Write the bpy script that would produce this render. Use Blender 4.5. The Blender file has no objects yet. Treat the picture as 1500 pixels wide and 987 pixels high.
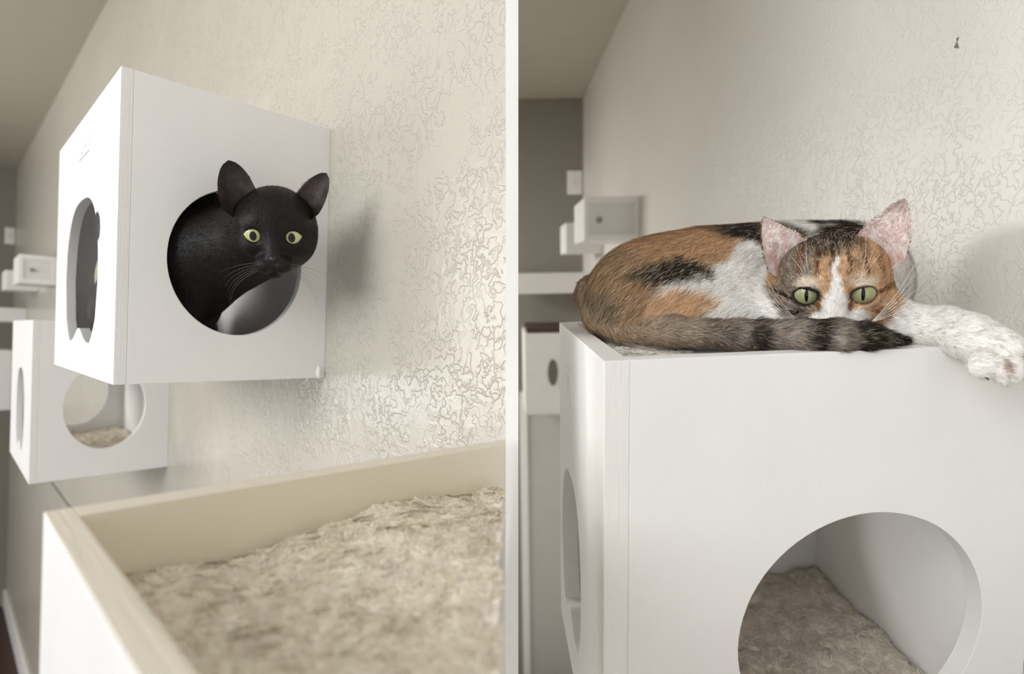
import bpy, bmesh, math, random
import numpy as np
from mathutils import Matrix, Vector, geometry, noise as mnoise

random.seed(7)
rng = np.random.default_rng(7)
scene = bpy.context.scene
col = scene.collection

# ------------------------------------------------------------------ camera
CAMZ = 1.78                                   # lens height above the floor (m)
CAM = np.array([0, 0, CAMZ])
cam_d = bpy.data.cameras.new('camera')
cam_d.sensor_width = 36.0
cam_d.lens = 826.0 / 1500.0 * 36.0
cam_d.clip_start = 0.01
cam_d.dof.use_dof = True
cam_d.dof.focus_distance = 0.50
cam_d.dof.aperture_fstop = 4.7
cam = bpy.data.objects.new('camera', cam_d)
cam.location = (0, 0, CAMZ)
cam.rotation_euler = (math.pi / 2, 0, 0)
col.objects.link(cam)
scene.camera = cam

# ------------------------------------------------------------------ world, lights, exposure
vs = scene.view_settings
vs.view_transform = 'Standard'
vs.look = 'None'
vs.gamma = 1.0
vs.exposure = 0.0
vs.use_curve_mapping = False

world = bpy.data.worlds.new('daylight')
world.use_nodes = True
world.node_tree.nodes['Background'].inputs[0].default_value = (1.0, 0.99, 0.975, 1)
world.node_tree.nodes['Background'].inputs[1].default_value = 0.65
scene.world = world
scene.cycles.max_bounces = 12
scene.cycles.diffuse_bounces = 7


def area(name, loc, target, sx, sy, power, color=(1, 1, 1)):
    d = bpy.data.lights.new(name, 'AREA')
    d.shape = 'RECTANGLE'
    d.size, d.size_y = sx, sy
    d.energy = power
    d.color = color
    o = bpy.data.objects.new(name, d)
    o.location = Vector(loc) + Vector((0, 0, CAMZ))
    o.rotation_euler = (Vector(target) - Vector(loc)).to_track_quat('-Z', 'Y').to_euler()
    col.objects.link(o)
    return o


area('daylight_window', (-3.6, 0.75, 0.25), (0, 0.55, 0.05), 1.3, 1.5, 40, (1.0, 0.995, 0.985))
area('rear_window', (-2.3, -1.5, 1.1), (0.2, 0.6, 0.1), 2.2, 1.6, 76, (1.0, 1.0, 1.0))
area('back_room_fill', (-1.3, 2.45, 0.55), (-0.6, 2.4, -1.0), 0.8, 0.4, 32, (1.0, 0.99, 0.97))  # added hidden light that brightens the right-hand background

# ------------------------------------------------------------------ the two room frames
# columns: into the wall, down, away along the wall (lens axes: right, down, forward)
ML = np.array([[0.69924, -0.02489, -0.71445], [0.01842, 0.99969, -0.0168], [0.71465, -0.00141, 0.69949]])
MR = np.array([[0.99969, 0.01573, -0.01938], [-0.01787, 0.99317, -0.11526], [0.01743, 0.11557, 0.99315]])


def room(m):
    w = lambda v: Vector((v[0], v[2], -v[1]))
    b, up, a = w(m[:, 0]), -w(m[:, 1]), w(m[:, 2])
    r = Matrix((b, a, up)).transposed().to_4x4()
    r.translation = (0, 0, CAMZ)
    return r


RL, RR = room(ML), room(MR)
NP = lambda m: np.array(m)


# ------------------------------------------------------------------ material helpers
def lin(r, g, b):
    f = lambda c: c / 12.92 if c <= 0.04045 else ((c + 0.055) / 1.055) ** 2.4
    return (f(r / 255), f(g / 255), f(b / 255), 1)


def LN(*c):
    return np.array(lin(*c)[:3])


class NT:
    def __init__(s, name):
        s.m = bpy.data.materials.new(name)
        s.m.use_nodes = True
        s.t = s.m.node_tree
        s.b = s.t.nodes['Principled BSDF']

    def n(s, typ, **kw):
        x = s.t.nodes.new(typ)
        for k, v in kw.items():
            if k.startswith('i_'):
                x.inputs[k[2:].replace('_', ' ')].default_value = v
            else:
                setattr(x, k, v)
        return x

    def l(s, a, b):
        s.t.links.new(a, b)

    def coords(s, scale=(1, 1, 1), kind='Object'):
        c = s.n('ShaderNodeTexCoord')
        mp = s.n('ShaderNodeMapping')
        mp.inputs['Scale'].default_value = scale
        s.l(c.outputs[kind], mp.inputs[0])
        return mp.outputs[0]

    def bump(s, height, strength, dist, prev=None):
        b = s.n('ShaderNodeBump')
        b.inputs['Strength'].default_value = strength
        b.inputs['Distance'].default_value = dist
        s.l(height, b.inputs['Height'])
        if prev is not None:
            s.l(prev, b.inputs['Normal'])
        return b.outputs[0]


def ramp(nt, fac, stops):
    r = nt.n('ShaderNodeValToRGB')
    e = r.color_ramp.elements
    while len(e) < len(stops):
        e.new(0.5)
    for i, (p, c) in enumerate(stops):
        e[i].position = p
        e[i].color = c if len(c) == 4 else (*c, 1)
    nt.l(fac, r.inputs[0])
    return r.outputs[0]


def g(v):
    return (v, v, v, 1)


def plaster(name, color, rough=0.34, scale=1.0, relief=0.6):
    """knock-down plaster: flat trowelled islands with worm-like ridges"""
    nt = NT(name)
    v = nt.coords()
    dis = nt.n('ShaderNodeTexNoise', i_Scale=70.0 * scale, i_Detail=2.0)
    nt.l(v, dis.inputs['Vector'])
    mix = nt.n('ShaderNodeMix', data_type='RGBA', blend_type='ADD')
    mix.inputs['Factor'].default_value = 0.018 / scale
    nt.l(v, mix.inputs[6])
    nt.l(dis.outputs['Color'], mix.inputs[7])
    n1 = nt.n('ShaderNodeTexNoise', i_Scale=95.0 * scale, i_Detail=1.5, i_Roughness=0.45)
    nt.l(mix.outputs[2], n1.inputs['Vector'])
    # ridge: narrow band around the 0.5 level of the noise
    ridge = ramp(nt, n1.outputs['Fac'], [(0.40, g(0.0)), (0.47, g(0.25)), (0.495, g(1.0)), (0.53, g(0.35)), (0.62, g(0.45)), (0.75, g(0.6))])
    # where the trowel left it smooth
    n2 = nt.n('ShaderNodeTexNoise', i_Scale=22.0 * scale, i_Detail=2.0)
    nt.l(v, n2.inputs['Vector'])
    msk = ramp(nt, n2.outputs['Fac'], [(0.34, g(0.15)), (0.55, g(1.0))])
    mm = nt.n('ShaderNodeMath', operation='MULTIPLY')
    nt.l(ridge, mm.inputs[0])
    nt.l(msk, mm.inputs[1])
    b1 = nt.bump(mm.outputs[0], relief, 0.0016)
    n3 = nt.n('ShaderNodeTexNoise', i_Scale=420.0 * scale, i_Detail=2.0)
    nt.l(v, n3.inputs['Vector'])
    b2 = nt.bump(n3.outputs['Fac'], 0.12, 0.0006, b1)
    nt.l(b2, nt.b.inputs['Normal'])
    n4 = nt.n('ShaderNodeTexNoise', i_Scale=3.0, i_Detail=3.0)
    nt.l(v, n4.inputs['Vector'])
    c = Vector(color[:3])
    nt.l(ramp(nt, n4.outputs['Fac'], [(0.3, (*(c * 0.96), 1)), (0.7, (*(c * 1.03), 1))]), nt.b.inputs['Base Color'])
    nt.b.inputs['Roughness'].default_value = rough
    nt.b.inputs['Specular IOR Level'].default_value = 0.5
    return nt.m


def painted(name, color, rough=0.45, fine=620.0, strength=0.32, streak=None):
    nt = NT(name)
    v = nt.coords()
    n1 = nt.n('ShaderNodeTexNoise', i_Scale=fine, i_Detail=3.0)
    nt.l(v, n1.inputs['Vector'])
    b = nt.bump(n1.outputs['Fac'], strength, 0.0006)
    n2 = nt.n('ShaderNodeTexNoise', i_Scale=14.0, i_Detail=4.0)
    nt.l(v, n2.inputs['Vector'])
    c = Vector(color[:3])
    nt.l(ramp(nt, n2.outputs['Fac'], [(0.3, (*(c * 0.965), 1)), (0.7, (*c, 1))]), nt.b.inputs['Base Color'])
    if streak:
        v2 = nt.coords(streak)
        n3 = nt.n('ShaderNodeTexNoise', i_Scale=1.0, i_Detail=4.0, i_Roughness=0.6)
        nt.l(v2, n3.inputs['Vector'])
        b = nt.bump(n3.outputs['Fac'], 0.5, 0.0012, b)
    nt.l(b, nt.b.inputs['Normal'])
    nt.b.inputs['Roughness'].default_value = rough
    return nt.m


def plain(name, color, rough=0.6, bump=0.1, scale=200.0):
    return painted(name, color, rough, scale, bump)


def vcol(name, rough=0.6, spec=0.3, sheen=0.0, strand=False):
    nt = NT(name)
    a = nt.n('ShaderNodeVertexColor', layer_name='Col')
    nt.l(a.outputs['Color'], nt.b.inputs['Base Color'])
    if strand:                                     # thin strands let part of the light through
        df, tl, mx = nt.n('ShaderNodeBsdfDiffuse'), nt.n('ShaderNodeBsdfTranslucent'), nt.n('ShaderNodeMixShader')
        nt.l(a.outputs['Color'], df.inputs['Color'])
        nt.l(a.outputs['Color'], tl.inputs['Color'])
        mx.inputs[0].default_value = 0.27
        nt.l(df.outputs[0], mx.inputs[1])
        nt.l(tl.outputs[0], mx.inputs[2])
        nt.l(mx.outputs[0], nt.t.nodes['Material Output'].inputs['Surface'])
        return nt.m
    nt.b.inputs['Roughness'].default_value = rough
    nt.b.inputs['Specular IOR Level'].default_value = spec
    nt.b.inputs['Sheen Weight'].default_value = sheen
    return nt.m


M = {}
M['wall_beige'] = plaster('wall_beige', lin(200, 195, 183), 0.24)
M['wall_greige'] = plaster('wall_greige', lin(219, 215, 208), 0.42, 0.95, 0.36)
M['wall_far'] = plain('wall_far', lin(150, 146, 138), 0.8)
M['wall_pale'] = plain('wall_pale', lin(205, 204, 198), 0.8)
M['ceiling'] = plain('ceiling_paint', lin(196, 190, 174), 0.9, 0.3, 120)
M['white'] = painted('white_paint', lin(240, 239, 238), 0.42)
M['white_edge'] = painted('white_painted_plywood_edge', lin(239, 238, 236), 0.5, 700, 0.5, (420, 420, 22))
M['cream'] = painted('warm_bounce_board', lin(226, 218, 200), 0.5)  # white board with warm bounce light mixed into its colour
M['rim_edge'] = painted('warm_lit_plywood_rim', lin(226, 219, 202), 0.6, 700, 0.3, (420, 14, 420))  # plywood edges, beige because warm bounce light is put into the colour
M['rim_cross'] = painted('warm_lit_plywood_rim_across', lin(226, 219, 202), 0.6, 700, 0.3, (14, 420, 420))
M['trim_white'] = plain('white_trim', lin(252, 252, 252), 0.5, 0.03)
M['wood'] = painted('dark_wood_floor', lin(66, 42, 32), 0.4, 300, 0.1, (30, 3, 30))
M['groove'] = plain('groove_grey', lin(118, 114, 106), 0.9)  # even dull grey for wall joint, paint chip and hole disc
M['grey_cloth'] = plain('dark_brown_wood', lin(72, 56, 46), 0.6)
M['steel'] = plain('grey_detail', lin(150, 150, 150), 0.5)


# ------------------------------------------------------------------ object helpers
def obj(name, mesh, mat, parent=None, mw=None):
    o = bpy.data.objects.new(name, mesh)
    col.objects.link(o)
    if mat is not None:
        mesh.materials.append(mat)
    if parent is not None:
        o.parent = parent
    if mw is not None:
        o.matrix_world = mw
    return o


def tag(o, label=None, cat=None, group=None, kind=None):
    for k, v in (('label', label), ('category', cat), ('group', group), ('kind', kind)):
        if v:
            o[k] = v
    return o


def thing(name, label, cat, mw, group=None):
    o = bpy.data.objects.new(name, None)
    o.empty_display_size = 0.05
    col.objects.link(o)
    o.matrix_world = mw
    return tag(o, label, cat, group)


def mesh_from(name, v, f):
    me = bpy.data.meshes.new(name)
    me.from_pydata([tuple(map(float, p)) for p in v], [], [tuple(int(i) for i in q) for q in f])
    me.update()
    return me


def fix_normals(me):
    bm = bmesh.new()
    bm.from_mesh(me)
    bmesh.ops.recalc_face_normals(bm, faces=bm.faces)
    bm.to_mesh(me)
    bm.free()


def slab(name, axis, lo, hi, outline, holes=(), warp=None):
    """flat board normal to `axis`; outline and holes are loops of the two other coordinates"""
    loops = [list(outline)] + [list(h) for h in holes]
    tris = geometry.tessellate_polygon([[Vector((p[0], p[1], 0)) for p in lp] for lp in loops])
    flat = [p for lp in loops for p in lp]
    n = len(flat)

    def up(p, c):
        q = list(p)
        q.insert(axis, c)
        return q
    verts = [up(p, lo) for p in flat] + [up(p, hi) for p in flat]
    faces = [t for t in tris] + [tuple(i + n for i in reversed(t)) for t in tris]
    k = 0
    for lp in loops:
        m = len(lp)
        for i in range(m):
            a, b = k + i, k + (i + 1) % m
            faces.append((a, b, b + n, a + n))
        k += m
    if warp:
        verts = [warp(p) for p in verts]
    me = mesh_from(name, verts, faces)
    fix_normals(me)
    return me


def rect(a0, a1, b0, b1):
    return [(a0, b0), (a1, b0), (a1, b1), (a0, b1)]


def ellipse(cx, cy, rx, ry, n=72):
    return [(cx + rx * math.cos(2 * math.pi * i / n), cy + ry * math.sin(2 * math.pi * i / n)) for i in range(n)]


def soften(o, w=0.0012, seg=2):
    o.data.polygons.foreach_set('use_smooth', [True] * len(o.data.polygons))
    b = o.modifiers.new('bevel', 'BEVEL')
    b.width = w
    b.segments = seg
    b.limit_method = 'ANGLE'
    b.angle_limit = math.radians(40)
    wn = o.modifiers.new('normals', 'WEIGHTED_NORMAL')
    wn.keep_sharp = True
    return o


def box_mesh(name, p0, p1):
    return slab(name, 2, p0[2], p1[2], rect(p0[0], p1[0], p0[1], p1[1]))


def struct(name, mesh, mat, mw=None):
    return tag(obj(name, mesh, mat, None, mw), kind='structure')


# ------------------------------------------------------------------ the setting, left-hand space
WL, CEIL_L, FLOOR_L, FAR_L = 0.343, 0.985, -1.78, 4.78
end_l = lambda h: 0.3431 + 0.0352 * h            # where the plastered wall stops, beside its white end trim
o = struct('wall_left', slab('wall_left', 0, WL, WL + 0.012, [(end_l(FLOOR_L), FLOOR_L), (FAR_L + 0.1, FLOOR_L), (FAR_L + 0.1, CEIL_L + 0.05), (end_l(CEIL_L), CEIL_L + 0.05)]), M['wall_beige'], RL)
tag(o, 'beige knock-down plaster wall behind the black cat')
tv = []
for z in (-CAMZ, 1.15):                            # the trim leans with the wall end it covers
    y0 = 0.4805 + 0.0246 * z
    for px, y in ((-9.2, y0), (9.2, y0 + 0.003), (9.0, y0 + 0.034), (-8.6, y0 + 0.034)):
        tv.append((px / 826 * y, y, CAMZ + z))
me = mesh_from('trim_1', tv, [(0, 1, 2, 3), (4, 5, 6, 7), (0, 1, 5, 4), (1, 2, 6, 5), (2, 3, 7, 6), (3, 0, 4, 7)])
fix_normals(me)
o = struct('trim_1', me, M['trim_white'])
tag(o, 'narrow white end trim of the plastered wall between the two spaces')
o = struct('wall_back_left', slab('wall_back_left', 1, FAR_L, FAR_L + 0.05, rect(-2.6, WL, FLOOR_L, CEIL_L)), M['wall_far'], RL)
tag(o, 'grey far wall at the left edge')
o = struct('ceiling', slab('ceiling', 2, CEIL_L, CEIL_L + 0.04, rect(-2.6, WL, 0.9, FAR_L)), M['ceiling'], RL)
tag(o, 'beige ceiling above the black cat')
o = struct('floor', slab('floor', 2, FLOOR_L - 0.04, FLOOR_L, rect(-2.6, WL, 0.4, FAR_L)), M['wood'], RL)
tag(o, 'dark brown wooden floor at the lower left')
o = struct('baseboard_left', box_mesh('baseboard_left', (WL - 0.014, 0.6, FLOOR_L), (WL, FAR_L, FLOOR_L + 0.1)), M['trim_white'], RL)
tag(o, 'white baseboard along the plastered wall')
o = struct('trim_2', box_mesh('trim_2', (WL - 0.003, 0.5, -0.640), (WL + 0.001, FAR_L, -0.632)), M['groove'], RL)
tag(o, 'thin grey joint running along the wall')

# ------------------------------------------------------------------ the setting, right-hand space
WR, CEIL_R, FLOOR_R, FAR_R = 0.435, 0.875, -2.36, 3.0
o = struct('wall_right', slab('wall_right', 0, WR, WR + 0.05, rect(-0.8, FAR_R + 0.1, FLOOR_R, CEIL_R + 0.05)), M['wall_greige'], RR)
tag(o, 'pale greige plaster wall behind the calico cat')
chip = obj('paint_chip', mesh_from('paint_chip', [(-0.0006, -0.003, -0.004), (-0.0006, 0.003, -0.001), (-0.0006, -0.001, 0.001), (-0.0006, 0.0, 0.0035), (-0.0006, -0.002, 0.007), (-0.0006, 0.001, 0.006), (0.002, 0, 0)],
           [(0, 1, 2), (2, 1, 3), (3, 5, 4), (0, 2, 6), (3, 4, 6)]), M['groove'], o)
chip.location = (WR, 0.5342 * WR / 0.42, 0.1987 * WR / 0.42)
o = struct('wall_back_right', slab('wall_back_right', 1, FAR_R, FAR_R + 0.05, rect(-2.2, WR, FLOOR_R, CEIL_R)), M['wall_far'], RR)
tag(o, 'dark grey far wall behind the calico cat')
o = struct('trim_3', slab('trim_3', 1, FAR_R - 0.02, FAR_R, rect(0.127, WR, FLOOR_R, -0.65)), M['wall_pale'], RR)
tag(o, 'pale lower wall panel on the far wall')
o = struct('trim_4', slab('trim_4', 1, FAR_R - 0.03, FAR_R, rect(0.089, 0.127, FLOOR_R, -0.65)), M['trim_white'], RR)
tag(o, 'white upright edge strip on the far wall')
o = struct('ceiling', slab('ceiling', 2, CEIL_R, CEIL_R + 0.04, rect(-2.2, WR, 0.55, FAR_R)), M['ceiling'], RR)
tag(o, 'beige ceiling above the calico cat')
o = struct('floor', slab('floor', 2, FLOOR_R - 0.04, FLOOR_R, rect(-0.2, WR, 0.4, FAR_R)), M['wood'], RR)
tag(o, 'dark floor under the calico cat space')


# ------------------------------------------------------------------ cat cubes
def cut_mesh(me, co, no):
    bm = bmesh.new()
    bm.from_mesh(me)
    geom = bm.verts[:] + bm.edges[:] + bm.faces[:]
    r = bmesh.ops.bisect_plane(bm, geom=geom, plane_co=co, plane_no=no, clear_outer=True)
    ed = [e for e in r['geom_cut'] if isinstance(e, bmesh.types.BMEdge)]
    bmesh.ops.holes_fill(bm, edges=[e for e in bm.edges if e.is_boundary], sides=0)
    bmesh.ops.recalc_face_normals(bm, faces=bm.faces)
    bm.to_mesh(me)
    bm.free()


def scallop(w0, w1, h0, h1, n=22):
    """doorway outline: arched top, bottom with two lobes and a bump between (w, h)"""
    wc, rw = (w0 + w1) / 2, (w1 - w0) / 2
    H = h1 - h0
    pts = []
    for i in range(n + 1):                         # arch over the top, from far to near
        a = math.pi * i / n
        c, s = math.cos(a), math.sin(a)
        pts.append((wc + rw * math.copysign(abs(c) ** 0.75, c), h0 + 0.42 * H + 0.58 * H * abs(s) ** 0.85))
    for i in range(1, n):                          # lobed bottom
        t = i / n
        w = wc - rw + 2 * rw * t
        e = min(1, math.sin(math.pi * t) / 0.55) ** 0.6
        bump = 0.10 * H * math.exp(-((t - 0.52) / 0.14) ** 2)
        pts.append((w, h0 + 0.30 * H * (1 - e) + bump))
    return pts


def badge_mesh(w0, w1, h0, h1, u):
    vs_, fs_ = [], []

    def bx(a0, a1, b0, b1, d):
        k = len(vs_)
        for (ww, hh) in ((a0, b0), (a1, b0), (a1, b1), (a0, b1)):
            vs_.append((u + 0.0005, ww, hh))
        i = 0.0012
        for (ww, hh) in ((a0 + i, b0 + i), (a1 - i, b0 + i), (a1 - i, b1 - i), (a0 + i, b1 - i)):
            vs_.append((u - d, ww, hh))
        fs_.extend([(k + 4, k + 5, k + 6, k + 7)] + [(k + j, k + (j + 1) % 4, k + 4 + (j + 1) % 4, k + 4 + j) for j in range(4)])
    bx(w0, w1, h0, h1, 0.0014)
    dw, dh = w1 - w0, h1 - h0
    bx(w0 + dw * 0.52, w0 + dw * 0.82, h0 + dh * 0.2, h0 + dh * 0.8, 0.0022)
    bx(w0 + dw * 0.15, w0 + dw * 0.42, h0 + dh * 0.35, h0 + dh * 0.65, 0.0022)
    me = mesh_from('badge', vs_, fs_)
    fix_normals(me)
    return me


def cat_cube(label, R, u0, u1, w0, w1, h0, h1, t=0.011, tray=0.035, front=None, back=None, side=None, badge=None, warp=None, group='white cat cubes on the wall', cut=None, rim=False, tf=None):
    tf = tf or t
    base = Vector((u0, w0, h0))
    T = thing('cat_cube', label, 'cat cube', R @ Matrix.Translation(base), group)
    wp = warp or (lambda p: p)
    shift = lambda p: [wp(p)[i] - base[i] for i in range(3)]
    E = M['white_edge']

    def part(name, me, mat, bevel=0.0007, em=None):
        if cut:
            cut_mesh(me, Vector(cut[0]) - base, cut[1])
        o = obj(name, me, mat, T)
        if em is not None:                         # edges of the board facing along `em` show the plies
            ax, m2 = em
            me.materials.append(m2)
            for p in me.polygons:
                if abs(p.normal[ax]) > 0.9:
                    p.material_index = 1
        return soften(o, bevel)
    W = M['white']
    s = part('side_panel', slab('side_panel', 0, u0, u0 + t, rect(w0, w1, h0, h1), [side] if side else [], shift), W, em=(1, E))
    if rim:
        s.data.materials.append(M['rim_edge'])
        for p in s.data.polygons:
            if p.normal[2] > 0.9:
                p.material_index = 2
    f = part('front_panel', slab('front_panel', 1, w0, w0 + tf, rect(u0 + t, u1, h0, h1), [front] if front else [], shift), W)
    b = part('back_panel', slab('back_panel', 1, w1 - tf, w1, rect(u0 + t, u1, h0, h1), [back] if back else [], shift), W)
    if rim:
        for q in (f, b):
            q.data.materials.append(M['rim_cross'])
            for p in q.data.polygons:
                if p.normal[2] > 0.9:
                    p.material_index = len(q.data.materials) - 1
    if rim:                                        # warm bounced light coloured into the tray's inner faces
        for q, ax in ((b, 1), (s, 0)):
            q.data.materials.append(M['cream'])
            for p in q.data.polygons:
                if p.normal[ax] * (1 if ax == 0 else -1) > 0.9:
                    p.material_index = len(q.data.materials) - 1
    part('wall_panel', slab('wall_panel', 0, u1 - t, u1 - 0.0005, rect(w0 + tf, w1 - tf, h0, h1), [], shift), W)
    part('tray_floor', slab('tray_floor', 2, h1 - tray - 0.008, h1 - tray, rect(u0 + t, u1 - t, w0 + tf, w1 - tf), [], shift), W)
    part('bottom_panel', slab('bottom_panel', 2, h0, h0 + 0.009, rect(u0 + t, u1 - t, w0 + tf, w1 - tf), [], shift), W)
    if badge:
        me = badge_mesh(*badge, u0)
        me.transform(Matrix.Translation(-base))
        o = obj('badge', me, W, T)
        o['label'] = 'raised white name plate'
    return T


# cube with the black cat
c1 = cat_cube('white cat cube with the black cat leaning out of its round hole', RL, 0.122, 0.343, 0.664, 1.056, -0.056, 0.257,
              front=ellipse(0.2375, 0.0762, 0.0718, 0.081), back=ellipse(0.2375, 0.0762, 0.0718, 0.081),
              side=scallop(0.753, 0.967, -0.018, 0.155), badge=(0.816, 0.882, 0.206, 0.229))
# a blob of paint at its lower wall-side corner
bm = bmesh.new()
bmesh.ops.create_uvsphere(bm, u_segments=10, v_segments=8, radius=1.0)
me = bpy.data.meshes.new('paint_drip')
for v in bm.verts:
    v.co = Vector((0.335 + 0.0035 * v.co.x - 0.122, 0.6635 + 0.003 * v.co.y - 0.664, -0.0515 + 0.008 * v.co.z * (1.3 if v.co.z > 0 else 0.7) + 0.056))
bm.to_mesh(me)
bm.free()
obj('paint_drip', me, M['white'], c1)
# second cube further along the wall
c2 = cat_cube('white cat cube below and beyond the black cat, its holes showing the room through', RL, 0.122, 0.343, 1.33, 1.70, -0.286, 0.011,
              front=ellipse(0.2346, -0.153, 0.066, 0.082), back=ellipse(0.2346, -0.153, 0.066, 0.082),
              side=scallop(1.436, 1.586, -0.247, -0.085))
# open tray box in the lower left foreground, fitted against the end of the wall
CUT_N = Vector((0.7070, -0.7068, 0.0249))
CUT = ((0, 0, 0), CUT_N.normalized())
c3 = cat_cube('open topped white cat box with plywood rim in the left foreground', RL, 0.036, 0.342, 0.03, 0.333, -0.40, -0.085,
              cut=CUT, rim=True, tray=0.045, tf=0.016)
# cube under the calico cat, its front a little out of square
SH = 0.1425
shear = lambda p: (p[0], p[1] + SH * (p[0] - 0.0694), p[2])
c4 = cat_cube('large white cat cube with the calico cat lying on top', RR, 0.0694, 0.4345, 0.3797, 0.678, -0.430, -0.062, t=0.0185, tf=0.0165, tray=0.02,
              front=ellipse(0.282, -0.287, 0.1070, 0.098), back=ellipse(0.25, -0.26, 0.0905, 0.0905),
              side=scallop(0.497, 0.655, -0.385, -0.216), badge=(0.545, 0.602, -0.135, -0.100), warp=shear)


# ------------------------------------------------------------------ ribbons: fleece pile and cat fur
def norm(a):
    return a / (np.linalg.norm(a, axis=1, keepdims=True) + 1e-12)


def ribbons(name, root, nrm, flow, length, width, lift, colr, mat, parent=None, mw=None, curl=None, tipc=None):
    """a tapered strip for every hair, lying along `flow`, shaded with the skin's own normal"""
    n = len(root)
    tan = norm(flow - nrm * np.sum(flow * nrm, 1, keepdims=True))
    side = norm(np.cross(tan, nrm))
    lv = [0.0, 0.36, 0.72, 1.0]
    wd = [1.0, 0.95, 0.6, 0.0]
    V = np.zeros((n, 7, 3), np.float32)
    pos = root.copy()
    C = np.zeros((n, 7, 4), np.float32)
    C[..., 3] = 1
    tipc = colr if tipc is None else tipc
    L = length[:, None]
    for i, t in enumerate(lv):
        if i:
            dt = lv[i] - lv[i - 1]
            lf = lift[:, None] * (1.15 - t)
            d = norm(tan + nrm * lf + (0 if curl is None else curl * t))
            pos = pos + d * L * dt
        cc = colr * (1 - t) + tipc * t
        if i < 3:
            V[:, 2 * i] = pos - side * (width * wd[i])[:, None]
            V[:, 2 * i + 1] = pos + side * (width * wd[i])[:, None]
            C[:, 2 * i, :3] = cc
            C[:, 2 * i + 1, :3] = cc
        else:
            V[:, 6] = pos
            C[:, 6, :3] = cc
    k = (np.arange(n) * 7)[:, None]
    # order chosen so that the strip's face points along the skin normal
    q1 = k + np.array([0, 1, 3, 2])[::-1]
    q2 = k + np.array([2, 3, 5, 4])[::-1]
    t1 = k + np.array([4, 5, 6])[::-1]
    e1 = V[0, 1] - V[0, 0]
    test = np.cross(V[:, 3] - V[:, 2], V[:, 4] - V[:, 2])
    if np.mean(np.sum(test * nrm, 1)) > 0:
        q1, q2, t1 = q1[:, ::-1], q2[:, ::-1], t1[:, ::-1]
    me = bpy.data.meshes.new(name)
    me.vertices.add(n * 7)
    me.vertices.foreach_set('co', V.reshape(-1))
    me.loops.add(n * 11)
    li = np.concatenate([q1, q2, t1], 1).astype(np.int32).reshape(-1)
    me.loops.foreach_set('vertex_index', li)
    me.polygons.add(n * 3)
    st = (np.arange(n) * 11)[:, None] + np.array([0, 4, 8])
    me.polygons.foreach_set('loop_start', st.astype(np.int32).reshape(-1))
    me.polygons.foreach_set('use_smooth', np.ones(n * 3, bool))
    me.update(calc_edges=True)
    a = me.color_attributes.new('Col', 'FLOAT_COLOR', 'POINT')
    a.data.foreach_set('color', C.reshape(-1))
    nn = np.repeat(nrm[:, None, :] * 0.8 + 0.25 * rng.normal(size=(n, 1, 3)) * 0.6, 7, 1)
    nn = norm(nn.reshape(-1, 3))
    me.normals_split_custom_set_from_vertices(nn.tolist())
    o = obj(name, me, mat, parent, mw)
    o['kind'] = 'stuff'
    return o


_lat = rng.random((64, 64, 64)).astype(np.float32) * 2 - 1


def vnoise(p):
    i = np.floor(p).astype(int)
    f = p - i
    f = f * f * (3 - 2 * f)
    r = 0
    for dx in (0, 1):
        for dy in (0, 1):
            for dz in (0, 1):
                w = (f[:, 0] if dx else 1 - f[:, 0]) * (f[:, 1] if dy else 1 - f[:, 1]) * (f[:, 2] if dz else 1 - f[:, 2])
                r = r + w * _lat[(i[:, 0] + dx) % 64, (i[:, 1] + dy) % 64, (i[:, 2] + dz) % 64]
    return r


M['fleece'] = vcol('cream_fleece', 0.9, 0.0, 0.0, True)
M['fleece_base'] = plain('fleece_backing', lin(246, 240, 226), 0.95, 0.4, 500)


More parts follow.
